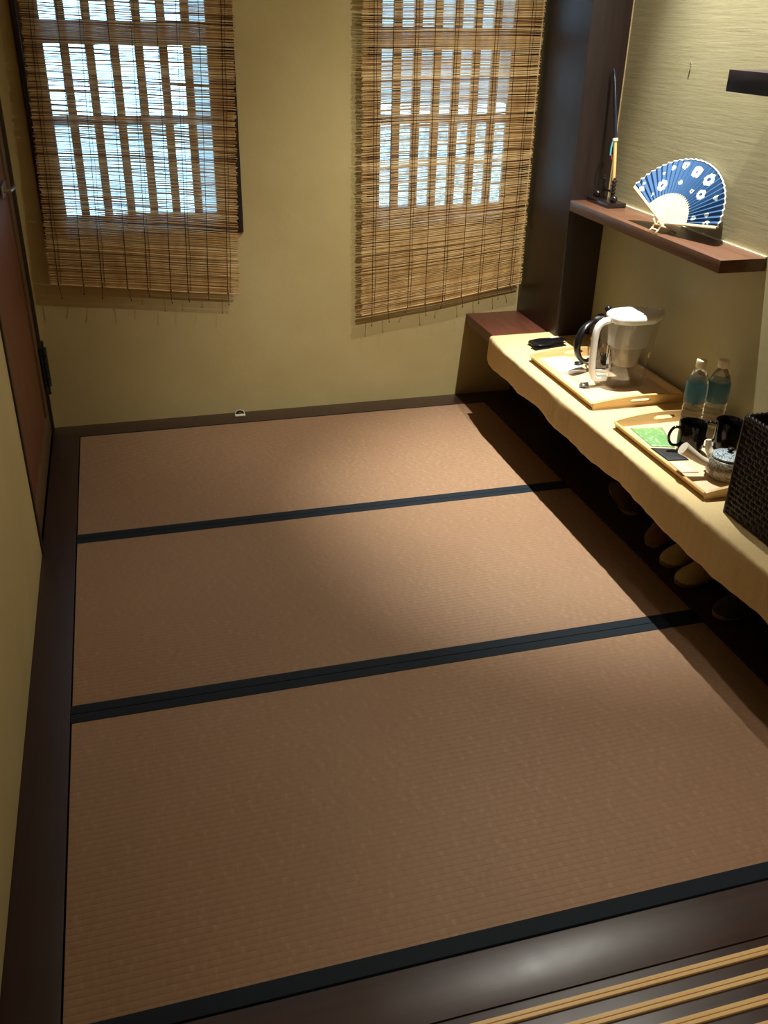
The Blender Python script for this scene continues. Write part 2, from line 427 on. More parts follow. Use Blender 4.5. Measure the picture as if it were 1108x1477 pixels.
dbox('panel', DY0 + .120, DY1 - .125, .10, DZ - .13, -.042, -.014, M['doorpanel'], 0)
# latch
yc = (DY0 + DY1) / 2
bm = bmesh.new(); add_box(bm, -.008, -.003, 3.50 - yc, 3.66 - yc, 1.02, 1.06, .001)
add_tube(bm, [(-.003, 3.53 - yc, 1.04), (.02, 3.53 - yc, 1.04), (.026, 3.60 - yc, 1.04), (.026, 3.645 - yc, 1.04)], .006, 10)
from_bm('latch', bm, M['brass'], d1, True, 40)
# ribbed black hinge standing proud of the far jamb
bm = bmesh.new()
hy = 3.855 - yc
add_tube(bm, [(.012, hy, .175), (.012, hy, .395)], .0045, 10)
for k in range(5):
    z0 = .205 + k * .034
    add_tube(bm, [(.012, hy, z0), (.012, hy, z0 + .030)], .012, 14)
add_tube(bm, [(.012, hy, .395), (.012, hy, .405)], lambda t: .007 * (1 - t) + .001, 10)
add_tube(bm, [(.012, hy, .175), (.012, hy, .165)], lambda t: .007 * (1 - t) + .001, 10)
add_box(bm, -.001, .006, hy - .03, hy + .014, .205, .375)
from_bm('hinge', bm, M['blackmatte'], d1, True, 40)

# ---- windows (recess lining, sash, lattice, glass)
def window(k, lx0, lx1, n, fr):
    w = win[k]
    r = bpy.data.objects.new('window_%d' % k, None); COL.objects.link(r); struct(r); r.location = ((w['x0'] + w['x1']) / 2, YB, w['z0'])
    ox, oz = r.location.x, r.location.z
    def B(name, x0, x1, z0, z1, y0, y1, mat, bev=.0015): return box(name, x0 - ox, x1 - ox, y0, y1, z0 - oz, z1 - oz, mat, r, bev)
    # recess lining
    bm = bmesh.new()
    lip = .012
    add_box(bm, w['x0'] - ox, w['x0'] + .02 - ox, -lip, WD, 0, WT - oz, .001)
    add_box(bm, w['x1'] - .02 - ox, w['x1'] - ox, -lip, WD, 0, WT - oz, .001)
    add_box(bm, w['x0'] + .02 - ox, w['x1'] - .02 - ox, -lip, WD, 0, .018, .001)
    add_box(bm, w['x0'] + .02 - ox, w['x1'] - .02 - ox, -lip, WD, WT - .02 - oz, WT - oz, .001)
    from_bm('casing', bm, M['recess'], r, True, 40)
    bm = bmesh.new()
    y0, y1 = .015, .045
    def A(x0, x1, z0, z1, a=y0, b=y1): add_box(bm, x0 - ox, x1 - ox, a, b, z0 - oz, z1 - oz, .001)
    X0, X1 = w['x0'] + .021, w['x1'] - .021
    A(X0, lx0, w['z0'] + .019, WT - .021); A(lx1, X1, w['z0'] + .019, WT - .021)
    A(lx0, lx1, w['z0'] + .019, .878); A(lx0, lx1, 1.488, 1.566); A(lx0, lx1, WT - .06, WT - .021)
    from_bm('sash', bm, M['sash'], r, True, 40)
    bm = bmesh.new()
    A(lx0, lx1, 1.213, 1.245, .020, .040)
    per = (lx1 - lx0) / (n - .35)
    bw = per * fr
    for i in range(n):
        xa = lx0 + per * (i + 1) - bw
        if xa + bw < lx1 + bw: A(xa, min(xa + bw, lx1 + .004), .876, WT - .06, .0205, .0395)
    from_bm('lattice', bm, M['sash'], r, True, 40)
    B('glass', lx0 - .01, lx1 + .01, .87, WT - .05, .047, .051, M['glass'], 0)
    return r
window(1, -.192, .398, 7, .36)
window(2, 1.087, 1.650, 7, .40)

# ---- outside, seen blurred through the windows
struct(box('ground_outside', -9, 16, YB + WD + .02, 22, -.65, -.55, M['gravel']))
bm = bmesh.new()
add_box(bm, 2.62, 3.72, 9.2, 9.5, .86, 4.5)
o = struct(from_bm('wall_outside', bm, M['houseout']))
struct(box('wall_outside_2', .74, 1.25, 9.0, 9.3, -.55, 4.2, M['houseout']))
struct(box('trim_outside', 2.62, 5.2, 9.15, 9.195, .70, .86, M['houseband']))
struct(box('wall_outside_3', 2.62, 5.2, 9.2, 9.5, -.55, .70, M['gravel']))
struct(box('wall_outside_4', 3.86, 5.2, 9.2, 9.5, .86, 4.5, M['houseout']))

# ------------------------------------------------------------------ reed blinds
def blind(x0, x1, ztop, zbl, zbr, yp, lean, label, skew_pow, ncord, bulge, seed, curl=0.0):
    """reeds from the top batten down to the hem; lean shifts the hem sideways"""
    rnd = random.Random(seed)
    t = thing('reed_blind', ((x0 + x1) / 2, yp, ztop), label, 'bamboo blind')
    xc = (x0 + x1) / 2; W = x1 - x0
    n = int((ztop - (zbl + zbr) / 2) / .0034)
    V = []; F = []
    SEG = 14
    def place(u, s):                       # u across 0..1, s down 0..1
        zl = ztop + (zbl - ztop) * s; zr = ztop + (zbr - ztop) * s
        base = ztop + ((zbl + zbr) / 2 - ztop) * s
        k = s ** skew_pow
        dl = (zbl - (zbl + zbr) / 2) * k; dr = (zbr - (zbl + zbr) / 2) * k
        z = base + dl * (1 - u) + dr * u
        x = x0 + W * u + lean * s
        z += .006 * math.sin(3.1 * u + 5 * s + seed) * s + .004 * noise.noise(Vector((u * 3, s * 14, seed)))
        y = yp + bulge * math.sin(PI * u) * math.sin(PI * min(1, s)) + .004 * noise.noise(Vector((u * 2.4, s * 5, seed + 4))) - curl * (1 - u) * s * s
        return Vector((x - xc, y - yp, z - ztop))
    for i in range(n):
        s = (i + .5) / n
        r = rnd.uniform(.0009, .0018)
        e0 = rnd.uniform(-.006, .004) / W; e1 = 1 + rnd.uniform(-.004, .006) / W
        jz = rnd.gauss(0, .0008); ph = rnd.uniform(0, 6.28); am = rnd.uniform(0, .0009); tilt = rnd.gauss(0, .0016)
        b0 = len(V)
        yo = rnd.uniform(-.0008, .0008)
        for j in range(SEG + 1):
            u = e0 + (e1 - e0) * j / SEG
            p = place(u, s); p.z += jz + am * math.sin(ph + u * 9) + tilt * (u - .5) * 2; p.y += yo
            for kx in range(5):
                a = 2 * PI * kx / 5
                V.append((p.x, p.y + r * math.cos(a), p.z + r * math.sin(a)))
        for j in range(SEG):
            for kx in range(5):
                q = (kx + 1) % 5
                a = b0 + j * 5
                F.append((a + kx, a + q, a + 5 + q, a + 5 + kx))
        F.append(tuple(b0 + k for k in range(5))); F.append(tuple(b0 + SEG * 5 + k for k in range(4, -1, -1)))
    pydata('reeds', V, F, M['reed'], t, False)
    # hem batten
    tube('hem_batten', [place(j / 10, 1.0) + Vector((0, 0, -.002)) for j in range(11)], .0032, M['reed'], t, 8)
    tube('top_batten', [place(j / 10, 0.0) + Vector((0, 0, .004)) for j in range(11)], .007, M['sash'], t, 10)
    for c in range(ncord):
        u = .055 + .89 * c / (ncord - 1) + rnd.uniform(-.012, .012)
        du = rnd.uniform(-.012, .012)
        bm = bmesh.new()
        path = [place(u + du * math.sin(s / 30 * 2.2), s / 30) + Vector((0, -.0026, 0)) for s in range(31)]
        end = path[-1]
        L = rnd.uniform(.02, .055); sx = rnd.uniform(-.012, .012)
        tail = [end + Vector((sx * k / 4 + rnd.uniform(-.002, .002), -.001 * k, -L * k / 4)) for k in range(1, 5)]
        add_tube(bm, path + tail, .0011, 5)
        add_blob(bm, tail[-1], .0025, .0025, .004, 8, 6)
        add_blob(bm, end, .003, .003, .004, 8, 6)
        if c % 2 == 0:
            path2 = [p + Vector((.012 + .002 * math.sin(i), -.0002, 0)) for i, p in enumerate(path)]
            add_tube(bm, path2, .0007, 4)
        from_bm('cord', bm, M['cord'], t, True)
    return t
blind(-.234, .512, 1.98, .626, .558, 3.858, -.052,
      'dim brown reed blind over the left window, hem nearly level', 1.0, 9, -.003, 3)
blind(.990, 1.744, 1.98, .434, .536, 3.850, .008,
      'brightly lit reed blind over the right window, hem sloping up to the right', 1.7, 9, -.005, 11, .003)

# ------------------------------------------------------------------ pillar, shelves, bench
PX, PY = 1.765, 3.473
pil = box('wooden_pillar', PX, XR, PY, YB, 0, ZC, M['pillarwood'], bev=.0015)
struct(pil); pil.name = 'trim_11'
struct(box('trim_12', XR - .004, XR, PY - .004, PY, .40, ZC, M['tanfill']))        # filler bead down the pillar and wall corner
sh = box('wall_shelf', PX, XR - .001, 2.43, PY, .925, .965, M['shelfwood'], bev=.0012)
tag(sh, 'dark wood wall shelf carrying the open fan, jutting from the pillar', 'shelf')
struct(box('trim_13', XR - .007, XR, 2.432, PY - .004, .965, .969, M['cream']))
us = box('wall_shelf', 1.700, XR - .001, 1.60, 2.470, 1.434, 1.490, M['ledge'], bev=.0012)
tag(us, 'short dark floating shelf higher on the right wall, cut off by the photo edge', 'shelf')
# small screw on the right wall
bm = bmesh.new(); add_lathe(bm, [(.0018, 0), (.0018, .002), (.004, .003), (.0045, .005), (.003, .0065)], 12)
sc = from_bm('wall_screw', bm, M['chrome'], None, True, 40)
sc.rotation_euler = (0, -PI / 2, 0); sc.location = (XR, 3.028, 1.481)
tag(sc, 'tiny metal screw in the right wall above the fan', 'screw')

BX0 = 1.512
bench = thing('bench', (1.72, 2.4, .35), 'long dark wooden bench slab along the right wall under the cloth', 'bench')
box('bench_top', BX0 - 1.72, XR - 1.72 - .001, 1.0 - 2.4, YB - 2.4 - .001, .0, .045, M['benchwood'], bench, .002)
box('support_panel', 1.905 - 1.72, 1.930 - 1.72, 1.0 - 2.4, YB - 2.4 - .001, -.35, 0, M['pillarwood'], bench, .001)
ZT = .395
# tablecloth
def cloth():
    ny, y0, y1 = 260, 1.05, 3.535
    prof = [(1.925, .0035), (1.88, .0035), (1.80, .0035), (1.72, .0035), (1.64, .0035), (1.58, .0035), (1.54, .0035), (1.515, .0035), (1.498, .0035), (1.482, .0033), (1.474, .0025), (1.470, -.001),
            (1.468, -.006), (1.467, -.014), (1.467, -.030), (1.467, -.052), (1.467, -.078), (1.467, -.104), (1.467, -.118), (1.468, -.132)]
    V = []; F = []
    nx = len(prof)
    for j in range(ny + 1):
        y = y0 + (y1 - y0) * j / ny
        pinch = max(0, 1 - (y1 - y) / .22)
        hem = .395 - (.289 - .013 * max(0, (3.1 - y)) - .012 * max(0, 2.2 - y) + .005 * math.sin(y * 9.2) + .003 * math.sin(y * 21 + 1))
        for i, (x, dz) in enumerate(prof):
            hang = max(0, min(1, (1.48 - x) / .02)) if i > 8 else 0
            k = max(0, -dz) / .132
            z = ZT + .0015 + (dz if dz > 0 else dz / .132 * hem)
            fold = (.006 * math.sin(y * 8.3 + .6) + .005 * math.sin(y * 19 + 2) + .006 * noise.noise(Vector((y * 16, 0, 1)))) * k
            wob = (.003 * noise.noise(Vector((y * 7, 3, 0))) + .003 * noise.noise(Vector((y * 34, 3, 0)))) if i > 7 else 0
            xx = x + fold + wob
            if i > 7: xx += pinch * .020
            if i <= 7: z += .0006 * abs(noise.noise(Vector((x * 12, y * 12, 0))))
            V.append((xx, y, z))
    for j in range(ny):
        for i in range(nx - 1):
            a = j * nx + i; F.append((a, a + 1, a + nx + 1, a + nx))
    o = pydata('tablecloth', V, F, M['cloth'], None, True)
    s = o.modifiers.new('smooth', 'SUBSURF'); s.levels = s.render_levels = 1
    solidify(o, .0016, 0)
    return tag(o, 'mustard linen tablecloth draped over the bench with a wavy hem', 'tablecloth')
cloth()
ZCL = ZT + .0065                                   # top of the cloth

# ------------------------------------------------------------------ trays
def end_wall_geo(w, h0, h1, uc, sl, sr, zc):
    """2D quads (u,z) of an arched end wall with a rounded hand slot"""
    quads = []
    us = [-w / 2 + w * i / 36 for i in range(37)]
    us += [uc - sl / 2, uc + sl / 2]; us = sorted(us)
    def top(u): return h0 + (h1 - h0) * (math.cos(PI * u / w)) ** .8 if abs(u) < w / 2 - 1e-6 else h0
    def slot(u):
        a = sl / 2 - sr; d = abs(u - uc)
        if d >= sl / 2 - 1e-6: return 0
        return sr if d <= a else math.sqrt(max(0, sr * sr - (d - a) ** 2))
    for a, b in zip(us, us[1:]):
        if b - a < 1e-6: continue
        sa, sb = slot(a), slot(b)
        if sa == 0 and sb == 0 : quads.append([(a, 0), (b, 0), (b, top(b)), (a, top(a))])
        else:
            quads.append([(a, 0), (b, 0), (b, zc - sb), (a, zc - sa)])
            quads.append([(a, zc + sa), (b, zc + sb), (b, top(b)), (a, top(a))])
    return quads
def tray(loc, label):
    t = thing('serving_tray', loc, label, 'tray', group=None)
    L, W = .53, .355; hl = .024; th = .008; fl = .012
    box('tray_base', -W / 2 + .006, W / 2 - .006, -L / 2 + .006, L / 2 - .006, 0, .006, M['traybase'], t, .001)
    for s in (-1, 1):
        bm = bmesh.new()
        x0 = s * (W / 2 - .008); x1 = s * (W / 2 + fl)
        P = [(x0, 0), (x0 + s * th, 0), (x1 + s * .004, hl), (x1 - s * th, hl)]
        for (yA, yB) in [(-L / 2 - .002, L / 2 + .002)]:
            vs = [bm.verts.new((x, y, z)) for y in (yA, yB) for x, z in P]
            bm.faces.new(vs[:4]); bm.faces.new(vs[4:][::-1])
            for i in range(4):
                j = (i + 1) % 4; bm.faces.new((vs[i], vs[j], vs[4 + j], vs[4 + i]))
        bmesh.ops.bevel(bm, geom=list(bm.edges), offset=.0012, segments=2, affect='EDGES')
        from_bm('side_wall', bm, M['trayrim'], t, True, 40)
    for s in (-1, 1):
        q = end_wall_geo(W + .022, hl + .001, .043, 0, .085, .0065, .024)
        bm = bmesh.new(); cache = {}
        def vv(u, z):
            k = (round(u, 5), round(z, 5))
            if k not in cache: cache[k] = bm.verts.new((u * (1 - .03 * (1 - z / .043)), s * (L / 2 - .004 + .010 * z / .043), z))
            return cache[k]
        for f in q:
            vs = []
            for p in f:
                w_ = vv(*p)
                if w_ not in vs: vs.append(w_)
            if len(vs) > 2: bm.faces.new(vs)
        o = from_bm('end_wall', bm, M['trayx'], t, False); solidify(o, .009, 0)
        b = o.modifiers.new('b', 'BEVEL'); b.width = .0012; b.segments = 2; b.limit_method = 'ANGLE'
    return t
T1 = (1.715, 2.930, ZCL); T2 = (1.715, 2.235, ZCL)
t1 = tray(T1, 'pale wooden tray farther back holding the white filter jug and glass press')
t2 = copy_tree(t1); t2.location = T2
t2['label'] = 'pale wooden tray nearer the camera holding mugs, bottles and teapot'
ZI = ZCL + .0065                                   # inside floor of the trays

# ------------------------------------------------------------------ water filter jug
def sup(a, b, n, cx, cy, z, seg=56):
    out = []
    for i in range(seg):
        t = 2 * PI * i / seg; c, s = math.cos(t), math.sin(t)
        out.append((cx + a * math.copysign(abs(c) ** (2 / n), c), cy + b * math.copysign(abs(s) ** (2 / n), s), z))
    return out
def loft(name, rings, mat, parent, cap0=True, cap1=True, angle=50):
    V = []; F = []
    for r in rings: V += r
    n = len(rings[0])
    for k in range(len(rings) - 1):
        for i in range(n):
            j = (i + 1) % n; F.append((k * n + i, k * n + j, (k + 1) * n + j, (k + 1) * n + i))
    if cap0: F.append(tuple(range(n - 1, -1, -1)))
    if cap1: F.append(tuple((len(rings) - 1) * n + i for i in range(n)))
    return pydata(name, V, F, mat, parent, True, angle)
jug = thing('water_filter_jug', (1.758, 2.860, ZI), 'tall clear water filter jug with white lid and white handle on the back tray', 'water jug', rz=math.radians(0))
def ring_jug(z, a, b, cx=0, spout=0):
    r = sup(a, b, 2.6, cx, 0, z)
    out = []
    for (x, y, zz) in r:
        if x > cx and spout: 
            k = max(0, (x - cx) / a - .55) / .45
            x += spout * k; y *= (1 - .55 * k)
        out.append((x, y, zz))
    return out
loft('jug_body', [ring_jug(0, .066, .043, .0), ring_jug(.006, .072, .048, 0), ring_jug(.09, .079, .054, .002), ring_jug(.18, .087, .060, .004), ring_jug(.232, .092, .064, .006, .012), ring_jug(.252, .094, .066, .008, .026)], M['clear'], jug, True, False)
jh = loft('hopper', [ring_jug(.150, .070, .048, -.004), ring_jug(.158, .078, .053, -.004), ring_jug(.245, .088, .061, .0), ring_jug(.250, .088, .061, .0)], M['greyplastic'], jug, True, False)
loft('filter_cup', [ring_jug(.078, .036, .034, -.01), ring_jug(.084, .044, .040, -.01), ring_jug(.118, .050, .044, -.01), ring_jug(.150, .056, .046, -.008)], M['filter'], jh)
loft('water', [ring_jug(.004, .068, .045, 0), ring_jug(.062, .074, .050, .001)], mat_clear('still_water', (.96, .97, .97, 1), .06), jug)
jl = loft('lid', [ring_jug(.246, .096, .068, .002, .020), ring_jug(.258, .101, .072, .002, .024), ring_jug(.268, .100, .070, .002, .022), ring_jug(.277, .088, .058, -.002, .012), ring_jug(.280, .070, .042, -.004)], M['whiteplastic'], jug)
bm = bmesh.new(); add_blob(bm, (.112, 0, .277), .010, .010, .008, 12, 8); from_bm('spout_flap', bm, M['whiteplastic'], jl, True)
hp = spline([(-.090, 0, .250), (-.122, -.004, .246), (-.144, -.006, .218), (-.147, -.006, .14), (-.141, -.005, .068), (-.124, -.003, .036), (-.080, 0, .030)], 7)
tube('handle', hp, lambda t: .0125, M['whiteplastic'], jug, 14, 1.0)

# ------------------------------------------------------------------ glass tea press
pr = thing('tea_press', (1.755, 3.040, ZI), 'tall glass tea press with black handle, steel rim and round black knob', 'tea press')
lathe('base_ring', [(.048, 0), (.052, .002), (.052, .012), (.049, .014)], M['chrome'], pr)
lathe('glass_body', [(.047, .013), (.050, .030), (.052, .10), (.050, .15), (.045, .185), (.043, .190)], M['glassware'], pr, cap=False)
lathe('tea', [(.0465, .014), (.0485, .03), (.0490, .048)], M['tea'], pr)
prl = lathe('lid', [(.047, .186), (.049, .190), (.048, .200), (.038, .209), (.020, .215), (.008, .217)], M['chrome'], pr)
lathe('knob', [(.004, .214), (.004, .222), (.010, .225), (.0135, .233), (.0130, .241), (.007, .247), (.001, .2485)], M['blackplastic'], prl, 24)
a0 = math.radians(200)
def pp(r, z, a=a0): return (r * math.cos(a), r * math.sin(a), z)
hp = spline([pp(.046, .196), pp(.080, .198), pp(.122, .178), pp(.146, .138), pp(.143, .092), pp(.118, .058), pp(.086, .046), pp(.062, .052)], 7)
tube('handle', hp, lambda t: .0095 + .006 * math.sin(PI * min(1, t * 1.15)), M['blackplastic'], pr, 14, .7)
tube('handle_clamp', [pp(.047, .060), pp(.070, .058)], .006, M['chrome'], pr)

# spoon and crumpled wrapper beside it
sp = thing('measuring_spoon', (1.672, 3.062, ZI + .013), 'small black spoon with a metal stem leaning beside the tea press', 'spoon', rz=math.radians(-35))
bm = bmesh.new(); add_blob(bm, (0, 0, .0062), .019, .012, .006, 20, 10); from_bm('bowl', bm, M['blackplastic'], sp, True)
tube('stem', [(.015, 0, .006), (.035, 0, .010), (.060, 0, .014)], .0022, M['brass'], sp)
bm = bmesh.new(); bmesh.ops.create_icosphere(bm, subdivisions=3, radius=.019)
for v in bm.verts:
    k = 1 + .35 * noise.noise(v.co * 90); v.co = Vector((v.co.x * k, v.co.y * k * .8, max(0, v.co.z * .55 * k + .008)))
cw = from_bm('candy_wrapper', bm, mat_noise('crinkled_foil', rgb(50, 52, 54), rgb(150, 152, 150), 160, rough=.3, bs=.4, metal=.6), None, True)
cw.location = (1.598, 2.862, ZI + .0003); tag(cw, 'small crumpled grey wrapper on the back tray in front of the jug', 'wrapper')
# napkin stack
bm = bmesh.new()
for k in range(3): add_box(bm, -.058 + .001 * k, .058 - .002 * k, -.085, .082 - .002 * k, .004 * k, .004 * k + .0036, .0012)
nk = from_bm('paper_napkin', bm, M['paper'], None, True, 40); nk.location = (1.618, 3.090, ZI + .0002); nk.rotation_euler = (0, 0, math.radians(3))
tag(nk, 'folded white paper napkin at the far left of the back tray', 'napkin')
# black glasses pouch
pch = thing('folded_pouch', (1.672, 3.375, ZCL), 'glossy black folded pouch lying on the cloth behind the back tray', 'pouch', rz=math.radians(12))
bm = bmesh.new()
add_tube(bm, [(-.07, 0, .012), (-.05, 0, .014), (0, 0, .015), (.06, 0, .015), (.10, 0, .012)], lambda t: .010 + .016 * math.sin(PI * min(.96, t + .10)), 16, True, .42, Vector((0, 0, 1)))
for v in bm.verts: v.co.z = .0125 + (v.co.z - .0125) * .55; v.co.y *= 1.7
from_bm('pouch_body', bm, M['blackplastic'], pch, True)
bm = bmesh.new(); add_box(bm, -.085, .075, -.052, -.018, .0005, .004, .001)
from_bm('flap', bm, M['blackplastic'], pch, True, 40)
bm = bmesh.new(); add_box(bm, .020, .050, -.012, -.004, .0285, .0295); from_bm('white_tag', bm, M['paper'], pch)

# ------------------------------------------------------------------ front tray contents
def mug(loc, label, rz):
    t = thing('mug', loc, label, 'mug', rz)
    lathe('mug_body', [(.034, 0), (.037, .002), (.041, .02), (.0425, .05), (.0425, .093), (.0415, .096), (.0395, .094), (.039, .05), (.037, .012), (.02, .008), (.001, .008)], M['blackglaze'], t, 48)
    path = spline([(.040, 0, .080), (.060, 0, .082), (.073, 0, .066), (.074, 0, .044), (.062, 0, .024), (.039, 0, .020)], 6)
    tube('handle', path, .0055, M['blackglaze'], t, 12, .8)
    return t
m1 = mug((1.668, 2.272, ZI), 'black glazed mug in front of the two bottles, handle over the green packet', math.radians(172))
m2 = copy_tree(m1); m2.location = (1.792, 2.262, ZI); m2.rotation_euler = (0, 0, math.radians(150))
m2['label'] = 'black glazed mug farther right, half hidden behind the teapot and basket'

def bottle(loc, label):
    t = thing('water_bottle', loc, label, 'bottle'); t.scale = (1.12, 1.12, 1.03)
    prof = [(.020, 0), (.028, .002), (.0315, .008)]
    for k in range(5):
        z = .014 + k * .014
        prof += [(.0318, z), (.0302, z + .005), (.0318, z + .010)]
    prof += [(.0320, .090), (.0320, .145), (.0305, .160), (.025, .178), (.018, .192), (.0135, .199), (.0125, .206)]
    lathe('bottle_body', prof, M['bottle'], t, 40)
    lathe('label_sleeve', [(.0326, .092), (.0328, .094), (.0328, .146), (.0312, .160)], M['bluelabel'], t, 40, cap=False)
    lathe('cap', [(.0150, .204), (.0158, .206), (.0158, .226), (.0148, .2285), (.006, .229)], M['cap'], t, 32)
    return t
mb, nt, b = new_mat('water_filled_plastic')
b.inputs['Base Color'].default_value = (.96, .98, .98, 1); b.inputs['Transmission Weight'].default_value = 1; b.inputs['Roughness'].default_value = .04; b.inputs['IOR'].default_value = 1.33
M['bottle'] = mb
b1 = bottle((1.776, 2.440, ZI), 'clear water bottle with blue label and cream cap, left of the pair')
b2 = copy_tree(b1); b2.location = (1.8485, 2.425, ZI); b2['label'] = 'clear water bottle with blue label and cream cap, right of the pair'

# packets
def packet(name, pts, z, mat, label, cat, th=.004):
    c = Vector((sum(p[0] for p in pts) / 4, sum(p[1] for p in pts) / 4, 0))
    V = []; n = 10
    P = [Vector((p[0], p[1], 0)) - c for p in pts]
    bm = bmesh.new(); g = {}
    for i in range(n + 1):
        for j in range(n + 1):
            u, v = i / n, j / n
            p = (P[0] * (1 - u) + P[1] * u) * (1 - v) + (P[3] * (1 - u) + P[2] * u) * v
            zz = th * (math.sin(PI * u) * math.sin(PI * v)) ** .5 * (.8 + .5 * noise.noise(Vector((u * 4, v * 4, z * 50))))
            g[i, j] = bm.verts.new((p.x, p.y, .0008 + zz))
    for i in range(n):
        for j in range(n): bm.faces.new((g[i, j], g[i + 1, j], g[i + 1, j + 1], g[i, j + 1]))
    o = from_bm(name, bm, mat, None, True); solidify(o, .0008, 0)
    o.location = (c.x, c.y, z); return tag(o, label, cat)
packet('snack_packet', [(1.566, 2.325), (1.636, 2.300), (1.682, 2.455), (1.572, 2.474)], ZI, M['green'], 'flat light green sachet at the far end of the front tray', 'packet')
packet('tea_packet', [(1.560, 2.215), (1.628, 2.205), (1.628, 2.290), (1.556, 2.315)], ZI + .0004, M['blackmatte'], 'flat black sachet beside the left mug on the front tray', 'packet', .005)
packet('sugar_packet', [(1.556, 2.130), (1.608, 2.120), (1.612, 2.195), (1.558, 2.206)], ZI, M['pink'], 'flat pale pink sachet between the black one and the teapot handle', 'packet', .003)

# teapot with side handle
tp = thing('teapot', (1.668, 2.075, ZI), 'small speckled grey teapot with a cream side handle and blue-grey lid', 'teapot')
tp.scale = (1.25, 1.25, 1.18)
lathe('pot_body', [(.030, 0), (.036, .002), (.046, .012), (.0515, .028), (.0515, .040), (.046, .052), (.037, .058)], M['kyusu'], tp)
tl = lathe('lid', [(.038, .057), (.040, .059), (.0395, .062), (.028, .067), (.012, .070), (.004, .0705)], M['kyusulid'], tp)
lathe('lid_knob', [(.004, .069), (.0045, .073), (.008, .076), (.0075, .081), (.003, .083)], M['stand'], tl, 24)
ah = math.radians(162)
path = spline([(.044 * math.cos(ah), .044 * math.sin(ah), .036), (.066 * math.cos(ah), .066 * math.sin(ah), .046), (.088 * math.cos(ah), .088 * math.sin(ah), .060), (.112 * math.cos(ah), .112 * math.sin(ah), .076)], 5)
tube('side_handle', path, lambda t: .0105 + .0065 * t * t, M['kyusuhandle'], tp, 18)
as_ = math.radians(112)
path = spline([(.040 * math.cos(as_), .040 * math.sin(as_), .040), (.056 * math.cos(as_), .056 * math.sin(as_), .056), (.062 * math.cos(as_), .062 * math.sin(as_), .080)], 5)
tube('spout', path, lambda t: .011 - .004 * t, M['kyusuhandle'], tp, 16)

# ------------------------------------------------------------------ wicker basket
bk = thing('wicker_basket', (1.73, 1.665, ZCL), 'dark brown woven basket at the right edge on the bench', 'basket')
def weave_face(bm, o, ux, uz, w, h, nrm, nu, nv):
    """pillowed over-under weave on one side"""
    cu, cv = w / nu, h / nv
    for i in range(nu):
        for j in range(nv):
            over = (i + j) % 2 == 0
            a, bq = (.62, .36) if over else (.36, .62)
            d = .0045 if over else .0015
            c = o + ux * (cu * (i + .5)) + uz * (cv * (j + .5))
            hu, hv = cu * (a if not over else .56), cv * (.40 if over else .56)
            hu = cu * (.60 if over else .30); hv = cv * (.38 if over else .60)
            g = []
            for q in range(5):
                row = []
                for r in range(5):
                    su, sv = (q - 2) / 2, (r - 2) / 2
                    bul = (1 - su * su) * (1 - sv * sv)
                    row.append(bm.verts.new(c + ux * hu * su + uz * hv * sv + nrm * (d + .005 * (bul ** .5) - .003)))
                g.append(row)
            for q in range(4):
                for r in range(4): bm.faces.new((g[q][r], g[q + 1][r], g[q + 1][r + 1], g[q][r + 1]))
bm = bmesh.new()
hx, hy_, hz = .182, .225, .285
Z = Vector((0, 0, 1)); X = Vector((1, 0, 0)); Yv = Vector((0, 1, 0))
weave_face(bm, Vector((-hx, -hy_, .004)), Yv, Z, 2 * hy_, hz - .010, -X, 26, 18)
weave_face(bm, Vector((-hx, hy_, .004)), X, Z, 2 * hx, hz - .010, Yv, 21, 18)
weave_face(bm, Vector((-hx, -hy_, .004)), X, Z, 2 * hx, hz - .010, -Yv, 21, 18)
wo = from_bm('woven_sides', bm, M['wicker'], bk, True)
bm = bmesh.new()
tk = .008
add_box(bm, -hx, -hx + tk, -hy_, hy_, 0, hz); add_box(bm, hx - tk, hx, -hy_, hy_, 0, hz)
add_box(bm, -hx + tk, hx - tk, -hy_, -hy_ + tk, 0, hz); add_box(bm, -hx + tk, hx - tk, hy_ - tk, hy_, 0, hz); add_box(bm, -hx + tk, hx - tk, -hy_ + tk, hy_ - tk, 0, .006)
from_bm('basket_wall', bm, M['wicker'], bk)
bm = bmesh.new()
cs = [(-hx, -hy_), (hx, -hy_), (hx, hy_), (-hx, hy_)]
for i in range(4):
    a, b_ = cs[i], cs[(i + 1) % 4]
    for k in range(2):
        path = []
        L = math.hypot(a[0] - b_[0], a[1] - b_[1]); n = int(L / .006)
        for q in range(n + 1):
            s = q / n; ph = s * L / .03 * 2 * PI + k * PI
            p = Vector((a[0] + (b_[0] - a[0]) * s, a[1] + (b_[1] - a[1]) * s, hz + .002 + .005 * math.sin(ph)))
            nn = Vector((-(b_[1] - a[1]), b_[0] - a[0], 0)).normalized(); p += nn * .004 * math.cos(ph)
            path.append(p)
        add_tube(bm, path, .0055, 8)
from_bm('rim', bm, M['wicker'], bk, True)
for sx in (-1, 1):
    for sy in (-1, 1):
        tube('corner_post', [(sx * (hx + .001), sy * (hy_ + .001), .002), (sx * (hx + .001), sy * (hy_ + .001), hz)], .0065, M['wicker'], bk, 10)

